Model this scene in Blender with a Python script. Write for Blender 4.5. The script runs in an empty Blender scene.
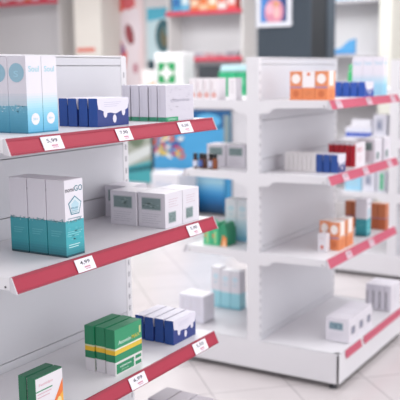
import bpy, math, random
from mathutils import Vector, Matrix
random.seed(4)
SC = bpy.context.scene
COL = SC.collection
R = math.radians

# ------------------------------------------------------------------ camera
CAM_H = 1.5388
pitch, yaw, roll = R(8.8507), R(31.5321), R(0.7205)
hx, hy = -math.sin(yaw), math.cos(yaw)
Fv = Vector((hx*math.cos(pitch), hy*math.cos(pitch), -math.sin(pitch)))
Rv0 = Vector((hy, -hx, 0))
Uv0 = Vector((hx*math.sin(pitch), hy*math.sin(pitch), math.cos(pitch)))
Rv = Rv0*math.cos(roll) - Uv0*math.sin(roll)
Uv = Rv0*math.sin(roll) + Uv0*math.cos(roll)
cd = bpy.data.cameras.new('camera')
cd.sensor_width = 36
cd.lens = 823.73/400*36
cd.clip_start = .05
cd.dof.use_dof = True
cd.dof.focus_distance = 2.38
cd.dof.aperture_fstop = cd.lens/1000/0.0225
cam = bpy.data.objects.new('camera', cd)
m = Matrix((Rv, Uv, -Fv)).transposed().to_4x4()
m.translation = (0, 0, CAM_H)
cam.matrix_world = m
COL.objects.link(cam)
SC.camera = cam

# ------------------------------------------------------------------ light
w = bpy.data.worlds.new('world'); SC.world = w; w.use_nodes = True
bg = w.node_tree.nodes['Background']
bg.inputs[0].default_value = (.97, .96, 1.0, 1); bg.inputs[1].default_value = 1.5
def area(x, y, z, sx, sy, power, col=(1, .975, .985), rot=(0, 0, 0)):
    l = bpy.data.lights.new('ceiling_or_fill_light', 'AREA'); l.shape = 'RECTANGLE'
    l.size = sx; l.size_y = sy; l.energy = power; l.color = col
    o = bpy.data.objects.new('ceiling_or_fill_light', l); o.location = (x, y, z); o.rotation_euler = rot
    COL.objects.link(o)
for x, y, p in ((-.3, 1.2, 22), (-3.0, .8, 85), (-4.4, 2.2, 55), (-.6, 3.4, 90), (-.2, 5.8, 62), (-3.2, 2.6, 95), (-3.3, 5.2, 130), (-5.6, 4.6, 70),  # second and third are extra fill, added to lift the middle unit's near faces
                (-4.9, 7.4, 85), (-7.4, 7.0, 70), (-2.6, 7.8, 70), (1.4, 4.6, 35)):
    area(x, y, 3.05, 1.2, 1.2, p*(1.0 if y > 6 else .55 if y > 3.5 else .42), (.985, 1, 1))
area(3.15, 3.2, 1.7, 2.6, 8.0, 150, (.96, .99, 1), (0, R(90), 0))   # unseen soft side fill, added to brighten the shelf interiors
area(-2.0, -.95, 1.7, 6.0, 2.6, 14, (.96, .99, 1), (R(90), 0, 0))  # unseen frontal fill, added to brighten the faces towards the camera
SC.view_settings.view_transform = 'Standard'
SC.view_settings.look = 'None'
SC.view_settings.exposure = -0.70
SC.view_settings.gamma = 1
SC.view_settings.use_curve_mapping = False

# ------------------------------------------------------------------ materials
def lin(h):
    h = h.lstrip('#'); v = [int(h[i:i+2], 16)/255 for i in (0, 2, 4)]
    return tuple((c/12.92 if c <= .04045 else ((c+.055)/1.055)**2.4) for c in v) + (1,)
_mc = {}
def M(hexcol, rough=.5, noise=0.0, scale=20, spec=.5, metal=0):
    k = (hexcol, rough, noise, scale, metal)
    if k in _mc: return _mc[k]
    mt = bpy.data.materials.new('m_' + hexcol.strip('#')); mt.use_nodes = True
    nt = mt.node_tree; b = nt.nodes['Principled BSDF']
    c = lin(hexcol)
    b.inputs['Base Color'].default_value = c
    b.inputs['Roughness'].default_value = rough
    b.inputs['Metallic'].default_value = metal
    n = nt.nodes.new('ShaderNodeTexNoise'); n.inputs['Scale'].default_value = scale
    n.inputs['Detail'].default_value = 3
    tc = nt.nodes.new('ShaderNodeTexCoord'); nt.links.new(tc.outputs['Object'], n.inputs['Vector'])
    if noise:
        mx = nt.nodes.new('ShaderNodeMixRGB'); mx.inputs[1].default_value = c
        mx.inputs[2].default_value = tuple(v*(1-noise) for v in c[:3]) + (1,)
        nt.links.new(n.outputs['Fac'], mx.inputs[0]); nt.links.new(mx.outputs[0], b.inputs['Base Color'])
    else:
        mr = nt.nodes.new('ShaderNodeMapRange')
        mr.inputs['To Min'].default_value = rough-.05; mr.inputs['To Max'].default_value = rough+.05
        nt.links.new(n.outputs['Fac'], mr.inputs['Value']); nt.links.new(mr.outputs[0], b.inputs['Roughness'])
    _mc[k] = mt
    return mt
def mixhex(a, b, t):
    a = a.lstrip('#'); b = b.lstrip('#')
    return '#' + ''.join('%02x' % round(int(a[i:i+2], 16)*(1-t)+int(b[i:i+2], 16)*t) for i in (0, 2, 4))

STEEL = M('#dddbdf', .38)          # white lacquered steel
PANEL = M('#cfced4', .42)
DARK = M('#34343a', .6)
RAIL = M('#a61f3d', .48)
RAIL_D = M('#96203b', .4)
RAIL_HAZE = M('#bd4f68', .45)  # paler copy of the rail red, hazy veil put into the colour
SLOT = M('#94919a', .6)
CLEAR = M('#c9c6cc', .25)
TAG = M('#e9e6ee', .5)
TAG_HAZE = M('#d3b9c4', .5)  # tag white dulled and tinted to go with the hazed rails
INK = M('#3c3a44', .6)
PINKINK = M('#c98398', .6)

# floor tiles
def floor_mat():
    mt = bpy.data.materials.new('floor_tile'); mt.use_nodes = True; nt = mt.node_tree
    b = nt.nodes['Principled BSDF']; b.inputs['Roughness'].default_value = .22
    tc = nt.nodes.new('ShaderNodeTexCoord'); mp = nt.nodes.new('ShaderNodeMapping')
    mp.inputs['Rotation'].default_value = (0, 0, R(-45)); mp.inputs['Location'].default_value = (.274, .323, 0)
    br = nt.nodes.new('ShaderNodeTexBrick'); br.offset = 0; br.squash = 1
    br.inputs['Scale'].default_value = 1; br.inputs['Brick Width'].default_value = .40
    br.inputs['Row Height'].default_value = .40; br.inputs['Mortar Size'].default_value = .0035
    br.inputs['Mortar Smooth'].default_value = .3
    br.inputs['Color1'].default_value = lin('#d3cccd'); br.inputs['Color2'].default_value = lin('#cec7c8')
    br.inputs['Mortar'].default_value = lin('#a79fa2')
    nz = nt.nodes.new('ShaderNodeTexNoise'); nz.inputs['Scale'].default_value = 3; nz.inputs['Detail'].default_value = 5
    mx = nt.nodes.new('ShaderNodeMixRGB'); mx.blend_type = 'MULTIPLY'; mx.inputs[0].default_value = .12
    nt.links.new(tc.outputs['Object'], mp.inputs[0]); nt.links.new(mp.outputs[0], br.inputs[0])
    nt.links.new(mp.outputs[0], nz.inputs[0])
    nt.links.new(br.outputs[0], mx.inputs[1]); nt.links.new(nz.outputs[0], mx.inputs[2])
    nt.links.new(mx.outputs[0], b.inputs['Base Color'])
    return mt

# ------------------------------------------------------------------ mesh builder
_tcache = {}
def text2d(s):
    """flat text as 2-D verts and faces, normalised to its own bounding box"""
    if s in _tcache: return _tcache[s]
    cu = bpy.data.curves.new('t', 'FONT'); cu.body = s; cu.size = 1; cu.offset = .012; cu.resolution_u = 3
    ob = bpy.data.objects.new('t', cu); COL.objects.link(ob)
    dg = bpy.context.evaluated_depsgraph_get(); dg.update()
    me = bpy.data.meshes.new_from_object(ob.evaluated_get(dg))
    vs = [(v.co.x, v.co.y) for v in me.vertices]; fs = [list(p.vertices) for p in me.polygons]
    bpy.data.objects.remove(ob); bpy.data.curves.remove(cu); bpy.data.meshes.remove(me)
    x0 = min(v[0] for v in vs); x1 = max(v[0] for v in vs); y0 = min(v[1] for v in vs); y1 = max(v[1] for v in vs)
    vs = [((a-x0)/(x1-x0), (b-y0)/(y1-y0)) for a, b in vs]
    _tcache[s] = (vs, fs)
    return vs, fs

class MB:
    def __init__(s): s.v = []; s.f = []; s.mi = []; s.ms = []; s.sm = []
    def mat(s, m):
        if m not in s.ms: s.ms.append(m)
        return s.ms.index(m)
    def face(s, pts, m, smooth=False):
        n = len(s.v); s.v += [tuple(p) for p in pts]; s.f.append(list(range(n, n+len(pts)))); s.mi.append(s.mat(m)); s.sm.append(smooth)
    def box(s, x0, x1, y0, y1, z0, z1, m, top=None):
        n = len(s.v)
        s.v += [(x, y, z) for z in (z0, z1) for y in (y0, y1) for x in (x0, x1)]
        for k, q in enumerate(((0, 2, 3, 1), (4, 5, 7, 6), (0, 1, 5, 4), (2, 6, 7, 3), (0, 4, 6, 2), (1, 3, 7, 5))):
            s.f.append([n+i for i in q]); s.mi.append(s.mat(top if (top and k == 1) else m)); s.sm.append(False)
        return s
    def prism(s, pts, axis, a0, a1, m):
        """extrude a 2-D outline along an axis; pts are (x,z) for 'y', (y,z) for 'x', (x,y) for 'z'"""
        def P(p, a): return {'y': (p[0], a, p[1]), 'x': (a, p[0], p[1]), 'z': (p[0], p[1], a)}[axis]
        n = len(s.v); k = len(pts)
        s.v += [P(p, a0) for p in pts] + [P(p, a1) for p in pts]
        mi = s.mat(m)
        s.f.append([n+i for i in range(k)]); s.f.append([n+k+i for i in reversed(range(k))]); s.mi += [mi, mi]; s.sm += [False]*2
        for i in range(k):
            j = (i+1) % k; s.f.append([n+i, n+k+i, n+k+j, n+j]); s.mi.append(mi); s.sm.append(False)
        return s
    def lathe(s, prof, cx, cy, m, seg=20, mats=None):
        n = len(s.v); k = len(prof)
        for r, z in prof:
            for i in range(seg):
                a = 2*math.pi*i/seg; s.v.append((cx+r*math.cos(a), cy+r*math.sin(a), z))
        for j in range(k-1):
            mm = s.mat(mats[j] if mats else m)
            for i in range(seg):
                q = (i+1) % seg; s.f.append([n+j*seg+i, n+j*seg+q, n+(j+1)*seg+q, n+(j+1)*seg+i]); s.mi.append(mm); s.sm.append(True)
        s.f.append([n+i for i in reversed(range(seg))]); s.mi.append(s.mat(mats[0] if mats else m)); s.sm.append(False)
        s.f.append([n+(k-1)*seg+i for i in range(seg)]); s.mi.append(s.mat(mats[-1] if mats else m)); s.sm.append(False)
        return s
    def build(s, name, parent=None, loc=(0, 0, 0), bevel=0):
        me = bpy.data.meshes.new(name); me.from_pydata(s.v, [], s.f)
        for x in s.ms: me.materials.append(x)
        me.polygons.foreach_set('material_index', s.mi)
        me.polygons.foreach_set('use_smooth', s.sm)
        me.update()
        import bmesh
        bm = bmesh.new(); bm.from_mesh(me); bmesh.ops.remove_doubles(bm, verts=bm.verts, dist=1e-6)
        bmesh.ops.recalc_face_normals(bm, faces=bm.faces) ; bm.to_mesh(me); bm.free()
        o = bpy.data.objects.new(name, me); o.location = loc; COL.objects.link(o)
        if parent: o.parent = parent
        if bevel:
            b = o.modifiers.new('bevel', 'BEVEL'); b.width = bevel; b.segments = 2; b.limit_method = 'ANGLE'; b.angle_limit = R(40)
        return o

class Face:
    """a flat 2-D drawing surface: origin, right, up, normal"""
    def __init__(s, mb, o, r, u, e=.0004):
        s.mb = mb; s.o = Vector(o); s.r = Vector(r); s.u = Vector(u); s.n = s.r.cross(s.u); s.k = 0; s.e = e
    def P(s, x, y, k): return s.o + s.r*x + s.u*y + s.n*(s.e*(1+k))
    def poly(s, pts, m, k=0): s.mb.face([s.P(x, y, k) for x, y in pts], m)
    def rect(s, x0, y0, x1, y1, m, k=0): s.poly([(x0, y0), (x1, y0), (x1, y1), (x0, y1)], m, k)
    def oval(s, cx, cy, rx, ry, m, k=0, n=20, rot=0):
        c, q = math.cos(rot), math.sin(rot)
        pts = [(rx*math.cos(2*math.pi*i/n), ry*math.sin(2*math.pi*i/n)) for i in range(n)]
        s.poly([(cx+a*c-b*q, cy+a*q+b*c) for a, b in pts], m, k)
    def text(s, t, x, y, w, h, m, k=0):
        vs, fs = text2d(t); n = len(s.mb.v)
        s.mb.v += [tuple(s.P(x+a*w, y+b*h, k)) for a, b in vs]
        mi = s.mb.mat(m)
        for f in fs: s.mb.f.append([n+i for i in f]); s.mb.mi.append(mi); s.mb.sm.append(False)
    def lines(s, x, y, w, n, dy, m, k=0, th=.0012):
        for i in range(n):
            ww = w*(1 - .25*((i*37) % 3)/2); s.rect(x, y-i*dy-th, x+ww, y-i*dy, m, k)

def tag(o, label, cat, group=None, kind=None):
    if label: o['label'] = label
    if cat: o['category'] = cat
    if group: o['group'] = group
    if kind: o['kind'] = kind
    return o
def empty(name, loc, label=None, cat=None, group=None):
    o = bpy.data.objects.new(name, None); o.location = loc; o.empty_display_size = .05; COL.objects.link(o)
    return tag(o, label, cat, group)
def structure(mb, name, **k): return tag(mb.build(name, **k), None, None, kind='structure')

# ------------------------------------------------------------------ the room
mb = MB(); mb.box(-10.2, 3.2, -1.0, 9.6, -.1, 0, floor_mat()); structure(mb, 'floor')
WALLM = M('#dedbdc', .7, .04, 6)
mb = MB(); mb.box(-10.2, 3.2, 9.45, 9.6, 0, 3.2, WALLM); structure(mb, 'wall_back')
mb = MB(); mb.box(-10.2, -10.05, -1.0, 9.45, 0, 3.2, WALLM); structure(mb, 'wall_left')
mb = MB(); mb.box(-10.2, 3.2, -1.0, 9.6, 3.2, 3.3, M('#ece9ea', .8, .03, 5)); structure(mb, 'ceiling')
mb = MB(); mb.box(-10.05, 3.2, 9.43, 9.45, 0, .1, M('#c9c5c8', .5)); structure(mb, 'baseboard_back')
# slate column with a dark recess and a second face
mb = MB()
SL = M('#3a4550', .65, .08, 8); SL2 = M('#1b2026', .7)
COLM, COLB = 7.60, 7.80
mb.box(-3.745, -3.19, 7.2, 7.22, 0, 3.2, SL)
mb.box(-3.745, -3.20, 7.22, COLM, 0, 3.2, SL2)
mb.box(-3.745, -3.19, COLM, COLB, 0, 3.2, SL)
structure(mb, 'column')
# pale pillar left of the posters
mb = MB(); mb.box(-7.52, -7.05, 9.0, 9.45, 0, 3.2, M('#e6e0d8', .7, .03, 4)); structure(mb, 'pillar')
mb = MB(); mb.box(-3.16, -3.02, 9.0, 9.45, 0, 3.2, M('#e2e0d6', .7, .03, 4)); structure(mb, 'pillar')

# ------------------------------------------------------------------ gondola shelving
L = 1.0; D = .3634; SLO = .019; LH = .0394; T = .067
def upright(root, xp, y0, y1, side_slots, end_slots):
    mb = MB(); mb.box(xp-T, xp, y0, y1, .02, 1.604, STEEL)
    ym = (y0+y1)/2
    z = .2
    while z < 1.57:
        for s in ((1,) if not side_slots else (1, -1)):
            X = xp if s > 0 else xp-T
            mb.box(X-.0015, X+.0015, ym-.0035, ym+.0035, z, z+.022, DARK)
        z += .044
    mb.build('upright', root)
def bracket(root, X, sx, y, z, depth):
    """side plate of a shelf: deep near the post, shallow towards the front"""
    pts = [(0, -.002), (depth-.004, -.002), (depth-.004, -.032), (.085, -.040), (.072, -.043), (.062, -.053), (.05, -.066), (.0, -.07)]
    mb = MB(); mb.prism([(X+sx*a, z+b) for a, b in pts], 'y', y, y+.004, STEEL)
    mb.build('shelf_bracket', root)
def gondola(label, xl, y0, zs, tags, rail, both, base_rail, top=1.604):
    xp = xl-D; xc = xp-T/2
    root = empty('shelving_unit', (xc, y0+L/2, 0), label, 'shelving', 'white shelving units in one row')
    holder = root
    off = Vector((-xc, -(y0+L/2), 0))
    made = []
    class H:  # everything below is built in world coordinates and shifted into the unit
        pass
    def fin(mb, name, parent=None, bevel=0):
        mb.v = [(a+off.x, b+off.y, c) for a, b, c in mb.v] if parent is None or True else mb.v
        return mb.build(name, parent or root, bevel=bevel)
    # posts
    for a, b in ((y0, y0+.03), (y0+L-.03, y0+L)):
        mb = MB(); mb.box(xp-T, xp, a, b, .03, top-.001, STEEL)
        ym = (a+b)/2; z = .2
        while z < top-.04:
            for X in (xp, xp-T): mb.box(X-.0008, X+.0008, ym-.003, ym+.003, z, z+.02, SLOT)
            z += .044
        fin(mb, 'upright')
    mb = MB(); mb.box(xp-T+.002, xp-.002, y0+.001, y0+L-.001, top-.004, top+.002, STEEL); fin(mb, 'top_cap', bevel=.001)
    # back panels in tiers on both faces
    tiers = [.02, .205, zs[2]+.028, zs[1]+.067, zs[0]-.1, top-.033, top-.005]
    for X0, X1 in ((xp-.012, xp-.001), (xp-T+.001, xp-T+.012)):
        for i in range(len(tiers)-1):
            mb = MB(); mb.box(X0, X1, y0+.0305, y0+L-.0305, tiers[i]+.0012, tiers[i+1]-.0012, PANEL); fin(mb, 'back_panel', bevel=.001)
    mb = MB(); mb.box(xp-T+.016, xp-.016, y0+.0305, y0+L-.0305, .02, top-.006, PANEL); fin(mb, 'panel_core')
    # shelves
    for s in ((1, -1) if both else (1,)):
        X = xp if s > 0 else xp-T
        def fx(a): return X+s*a
        def bx(mb, a0, a1, *r): 
            p, q = sorted((fx(a0), fx(a1))); mb.box(p, q, *r)
        for zi, z in enumerate(zs):
            mb = MB()
            bx(mb, .001, D-.003, y0+.004, y0+L-.004, z-.004, z, STEEL)
            bx(mb, D-.006, D-.003, y0+.004, y0+L-.004, z-.034, z-.004, STEEL)
            bx(mb, .001, .004, y0+.004, y0+L-.004, z-.03, z-.004, STEEL)
            bx(mb, D-.03, D-.006, y0+.004, y0+L-.004, z-.034, z-.031, STEEL)
            sh = fin(mb, 'shelf')
            for yy in (y0, y0+L-.004):
                pts = [(0, -.001), (D-.003, -.001), (D-.003, -.033), (.095, -.038), (.075, -.043), (.063, -.053), (.05, -.062), (.0, -.066)]
                mb = MB(); mb.prism([(fx(a), z+b) for a, b in pts], 'y', yy, yy+.004, STEEL); fin(mb, 'shelf_bracket', sh)
                if yy == y0:
                    mb = MB()
                    for q in (D-.02,): mb.box(fx(q)-.0025, fx(q)+.0025, yy-.0015, yy, z-.028, z-.023, DARK)
                    fin(mb, 'bolt', sh)
            # price rail: a tilted strip with rolled edges
            rc = rail if s > 0 else STEEL
            rd = (RAIL_D if rail is RAIL else rail) if s > 0 else STEEL
            a0 = D
            outer = [(a0, 0), (a0+SLO, -LH)]
            mb = MB()
            mb.prism([(fx(a), z+b) for a, b in [(a0-.002, .0005), (a0+.0008, .0005), (a0+SLO, -LH+.002), (a0+SLO-.002, -LH), (a0+SLO-.004, -LH+.001)]], 'y', y0, y0+L, rc)
            mb.prism([(fx(a), z+b) for a, b in [(a0-.002, .002), (a0+.0025, .0015), (a0+.0045, -.0045), (a0+.002, -.0045)]], 'y', y0, y0+L, rd)
            mb.prism([(fx(a), z+b) for a, b in [(a0+SLO-.0045, -LH+.0055), (a0+SLO+.0005, -LH+.0045), (a0+SLO+.0015, -LH), (a0+SLO-.002, -LH-.001)]], 'y', y0, y0+L, rd)
            rl = fin(mb, 'price_rail')
            for yy in (y0-.0035, y0+L):
                mb = MB(); mb.prism([(fx(a), z+b) for a, b in [(a0-.003, .002), (a0+.003, .002), (a0+SLO+.003, -LH-.001), (a0-.003, -LH+.004)]], 'y', yy, yy+.0035, CLEAR)
                fin(mb, 'rail_end_cap', rl)
            if s > 0:
                for (ta, tb, price) in tags[zi]:
                    mb = MB()
                    o = Vector((xl+.0035, ta, z)); up = Vector((-SLO, 0, LH)).normalized()
                    r = Vector((0, 1, 0)); n = r.cross(up)
                    hh = .0375; w = tb-ta
                    base = o + Vector((SLO, 0, -LH)) + up*.003
                    for kk in (0, .0008):
                        pass
                    q = [base, base+r*w, base+r*w+up*hh, base+up*hh]
                    mb.v += [tuple(p) for p in q] + [tuple(p+n*.0008) for p in q]
                    for fc in ((0, 3, 2, 1), (4, 5, 6, 7), (0, 1, 5, 4), (1, 2, 6, 5), (2, 3, 7, 6), (3, 0, 4, 7)):
                        mb.f.append(list(fc)); mb.mi.append(mb.mat(TAG if rail is RAIL else TAG_HAZE)); mb.sm.append(False)
                    F = Face(mb, base+n*.0009, r, up)
                    F.text(price, w*.24, hh*.5, w*.54, hh*.32, INK)
                    F.rect(w*.4, hh*.26, w*.72, hh*.36, PINKINK)
                    F.rect(w*.44, hh*.14, w*.72, hh*.19, PINKINK)
                    fin(mb, 'price_tag', rl)
    # base
    zb = .1769; fr = D+.0727
    for s in ((1, -1) if both else (1,)):
        X = xp if s > 0 else xp-T
        def fx(a): return X+s*a
        def bx(mb, a0, a1, *r):
            p, q = sorted((fx(a0), fx(a1))); mb.box(p, q, *r)
        mb = MB(); bx(mb, .001, fr-.004, y0+.006, y0+L-.006, zb-.005, zb, STEEL); bx(mb, fr-.03, fr-.004, y0+.006, y0+L-.006, zb, zb+.003, STEEL)
        bx(mb, .001, fr-.004, y0+.006, y0+.03, zb, zb+.003, STEEL)
        fin(mb, 'base_deck', bevel=.001)
        mb = MB(); bx(mb, fr-.003, fr, y0+.001, y0+L-.001, .03, zb-.002, STEEL); fin(mb, 'kick_plate', bevel=.001)
        if s > 0 and base_rail:
            for a, b in ((y0+.075, y0+.285), (y0+.325, y0+L-.01)):
                mb = MB(); mb.prism([(fx(p), zb+q) for p, q in [(fr, .002), (fr+.002, .002), (fr+.010, -.036), (fr+.006, -.036), (fr, -.02)]], 'y', a, b, rail); fin(mb, 'price_rail')
        for yy in (y0+.022, y0+L-.05):
            for a in (.08, fr-.04):
                mb = MB(); mb.lathe([(.02, 0), (.02, .010), (.008, .014), (.008, .045)], fx(a), yy+(.12 if a < .1 and yy < y0+.5 else 0), DARK, 14); fin(mb, 'levelling_foot')
    # end plates of the base, spanning the whole depth
    xa = (xp-T-fr+.004) if both else xp-T
    for a, b in ((y0, y0+.005), (y0+L-.005, y0+L)):
        mb = MB(); a2, b2 = (a-.005, b-.0055) if a < y0+.5 else (a+.0055, b+.005); mb.box(xa+.008, xp+fr-.013, a2, b2, .03, zb+.0005, STEEL); fin(mb, 'end_plate', bevel=.001)
    return root

Z1, Z2, Z3 = CAM_H-.1595, CAM_H-.509, CAM_H-.9308
W1, W2, W3, W0 = CAM_H-.1415, CAM_H-.5002, CAM_H-.901, .1799
B0 = .1799
gondola('nearest white shelving unit with crimson price rails, filling the left foreground', -1.467, 1.4744, (Z1, Z2, Z3),
        {0: [(1.596, 1.674, '5,99'), (1.914, 1.984, '7,90'), (2.245, 2.322, '6,50')],
         1: [(1.712, 1.79, '4,99'), (2.290, 2.368, '5,90')],
         2: [(1.945, 2.03, '6,99'), (2.317, 2.402, '5,50')]}, RAIL, False, True, top=1.597)
T2 = {0: [(3.66, 3.73, '7,20'), (4.07, 4.14, '6,90'), (4.45, 4.52, '8,20')], 1: [(3.76, 3.83, '5,20'), (4.04, 4.11, '5,90'), (4.42, 4.49, '7,10')],
      2: [(3.82, 3.89, '6,40'), (4.15, 4.22, '7,90')]}
gondola('double-sided white shelving unit standing free in the middle ground, end panel facing the viewer', -1.5, 3.5945, (W1, W2, W3), T2, RAIL_HAZE, True, True)
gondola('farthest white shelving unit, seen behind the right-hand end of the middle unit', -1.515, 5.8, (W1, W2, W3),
        {0: [(6.0, 6.07, '7,20')], 1: [(6.2, 6.27, '5,20')], 2: [(6.1, 6.17, '6,40')]}, RAIL_HAZE, True, True)

# ------------------------------------------------------------------ cartons
WH = '#e2dee6'; NAVY = '#1a4590'; NAVY2 = '#22367c'
def carton(label, group, x, y, z, w, l, h, bands, top=WH, decor=None, flap=True, name='medicine_box', bevel=.0009, rot=0):
    """printed carton: +X is its front, -Y its side; (x, y) is the near front corner.
    bands: (from, to, front colour, side colour) as fractions of the height"""
    root = empty(name, (x, y, z+.0003), label, 'box', group)
    root.rotation_euler = (0, 0, rot)
    mb = MB()
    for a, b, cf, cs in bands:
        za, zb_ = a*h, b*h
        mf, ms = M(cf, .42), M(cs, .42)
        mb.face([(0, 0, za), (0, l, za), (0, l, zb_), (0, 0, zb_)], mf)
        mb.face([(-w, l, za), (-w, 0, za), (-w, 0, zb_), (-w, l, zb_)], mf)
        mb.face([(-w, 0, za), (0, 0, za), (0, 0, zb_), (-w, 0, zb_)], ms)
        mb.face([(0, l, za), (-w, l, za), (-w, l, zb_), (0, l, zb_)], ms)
    mb.face([(-w, 0, h), (0, 0, h), (0, l, h), (-w, l, h)], M(top, .42))
    mb.face([(-w, l, 0), (0, l, 0), (0, 0, 0), (-w, 0, 0)], M(bands[0][2], .42))
    FX = Face(mb, (0, 0, 0), (0, 1, 0), (0, 0, 1)); FY = Face(mb, (-w, 0, 0), (1, 0, 0), (0, 0, 1)); FT = Face(mb, (-w, 0, h), (1, 0, 0), (0, 1, 0))
    if decor: decor(FX, FY, FT, w, l, h)
    mb.build('carton_body', root, bevel=bevel)
    if flap:
        fb = MB(); t = .0006
        fb.box(-w+.0012, -.0012, .0006, l-.0012, h+.0001, h+t, M(top, .42))
        fb.box(-w+.003, -.003, -.0002, .0006, h-.011, h+t, M(bands[-1][3], .42))
        fb.build('closing_flap', root, bevel=0)
    return root
def grad(z0, z1, f0, f1, s0, s1, n=10):
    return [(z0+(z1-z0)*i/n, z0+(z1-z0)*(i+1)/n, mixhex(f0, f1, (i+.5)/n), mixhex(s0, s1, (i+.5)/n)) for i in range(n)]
ORD = ['first', 'second', 'third', 'fourth', 'fifth', 'sixth', 'seventh', 'eighth']

# tall white and light-blue cartons ---------------------------------
def tall_decor(FX, FY, FT, w, l, h):
    b = M('#8fbfd0', .45)
    FX.text('Soul', l*.16, h*.80, l*.68, h*.075, M('#9fd0dc', .45))
    FX.oval(l*.5, h*.185, l*.27, h*.078, M('#e9e6ec', .45))
    FX.text('30+', l*.34, h*.17, l*.32, h*.03, M('#9cc8d8', .45), 1)
    FY.oval(w*.48, h*.79, w*.42, h*.125, M('#86aabb', .45))
    FY.text('S', w*.33, h*.735, w*.26, h*.08, M('#93bccd', .45), 1)
    for i in range(26):   # speckled wave where white meets blue
        FY.oval(w*(.06+.88*random.random()), h*(.28+.09*random.random()), w*.05, h*.008, M(random.choice(['#7fb4c6', '#6ba7bb', '#a9c4cf']), .5), n=7)
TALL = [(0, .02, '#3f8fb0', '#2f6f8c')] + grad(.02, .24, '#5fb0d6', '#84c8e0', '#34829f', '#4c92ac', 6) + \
       grad(.24, .36, '#84c8e0', '#abd8e6', '#4c92ac', '#649cb3', 4) + grad(.36, .52, '#abd8e6', WH, '#a7b7c3', '#c0c0ca', 5) + [(.52, 1, WH, '#c9c5ce')]  # side colours deeper than the front: shade on that face put into the colour
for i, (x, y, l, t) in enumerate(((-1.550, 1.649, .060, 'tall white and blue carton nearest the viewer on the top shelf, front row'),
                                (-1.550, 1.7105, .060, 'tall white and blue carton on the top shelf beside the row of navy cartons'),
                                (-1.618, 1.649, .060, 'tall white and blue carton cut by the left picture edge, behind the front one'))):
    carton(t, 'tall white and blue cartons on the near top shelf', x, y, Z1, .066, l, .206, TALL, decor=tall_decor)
def tall_decor2(FX, FY, FT, w, l, h):
    for F, q in ((FX, l), (FY, w)): F.text('Soul', q*.14, h*.80, q*.72, h*.09, M('#9fcbdc', .45))
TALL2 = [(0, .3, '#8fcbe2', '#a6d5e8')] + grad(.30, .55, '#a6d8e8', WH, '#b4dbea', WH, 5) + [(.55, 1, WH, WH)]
for i in range(3):
    carton(f'{ORD[i]} tall white and blue carton from the left, middle unit top shelf', 'tall white and blue cartons on the middle unit',
           -1.515-(2-i)*.0605, 4.40, W1, .0595, .060, .21, TALL2, decor=tall_decor2)

# navy cartons with scalloped white fronts ----------------------------
def navy_decor(FX, FY, FT, w, l, h):
    wm = M('#dedae6', .45); k = 1
    n = 24
    pts = [(0, h), (0, h*.86)]
    for i in range(n+1):
        t = i/n; pts.append((l*(.03+.94*t), h*(.62 - .16*math.sin(math.pi*t) + .02*math.sin(t*19))))
    pts += [(l, h*.86), (l, h)]
    FX.poly(pts[::-1], wm)
    for cx, cy in ((.24, .47), (.53, .26), (.82, .50)):
        FX.oval(l*cx, h*cy, l*.058, h*.15, wm, 1)
    FX.lines(l*.2, h*.86, l*.55, 3, h*.07, M('#b9b6cc', .5), 1, th=h*.012)
NAVB = [(0, 1, NAVY2, NAVY)]
for i in range(4):
    carton(f'navy white-topped carton on the nearest unit top shelf, {ORD[i]} from the front', 'navy cartons on the near top shelf',
           -1.534-i*.0392, 1.927+(0, .002, -.001, .003)[i], Z1, .0338, .155, .084, NAVB, top='#d9d5e2', decor=navy_decor)
for i in range(4):
    carton(f'navy white-topped carton beside the green striped cartons, {ORD[i]} from the front', 'navy cartons on the near lower shelf',
           -1.508-i*.0425, 2.272+(0, .003, .001, .004)[i], Z3, .0372, .145, .085, NAVB, top='#d9d5e2', decor=navy_decor)
for i in range(3):
    carton(f'navy carton beside the thin white cartons, middle unit, {ORD[i]} from the front', 'navy cartons on the middle unit second shelf',
           -1.519-i*.040, 3.765, W2, .036, .106, .089, NAVB, top='#d9d5e2', decor=navy_decor)
for i in range(4):
    carton(f'navy carton at far end of middle unit top shelf, {ORD[i]} from the front', 'navy cartons on the middle unit top shelf',
           -1.529-i*.0435, 4.157, W1, .039, .13, .078, [(0, 1, '#2448a0', '#2450a8')], top='#d9d5e2', decor=navy_decor)

# pale grey cartons with a green label -------------------------------
def grey_decor(FX, FY, FT, w, l, h):
    g = M('#b9b5c2', .5)
    for i in range(70):
        a = random.random(); b = random.random(); s = .06*random.random()+.02
        FX.rect(l*(.04+.86*a), h*(.28+.66*b), l*min(.96, .04+.86*a+s), h*(.28+.66*b)+h*.012, M(random.choice(['#c4c0cc', '#d0ccd6', '#b7b3c0']), .5))
    FX.text('vitamina', l*.14, h*.54, l*.7, h*.09, M('#b0acbb', .5), 1)
    FX.rect(l*.0, h*.0, l*.42, h*.12, M('#2f9a6c', .45), 1)
    FX.text('LIPOSO', l*.06, h*.03, l*.3, h*.055, M('#bfe0cf', .45), 2)
    FY.rect(0, 0, w, h*.12, M('#3f8f72', .45), 1)
    FY.rect(w*.2, h*.3, w*.35, h*.9, M('#ccc8d2', .5))
for i in range(5):
    carton(f'pale grey carton with green foot, nearest unit top shelf, {ORD[i]} from the front', 'pale grey cartons on the near top shelf',
           -1.492-i*.0362, 2.228+(0, .002, .0, .003, .001)[i], Z1, .0315, .169, .117, [(0, 1, '#cdc9d4', '#d3cfd9')], top='#dcd8e2', decor=grey_decor)

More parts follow.
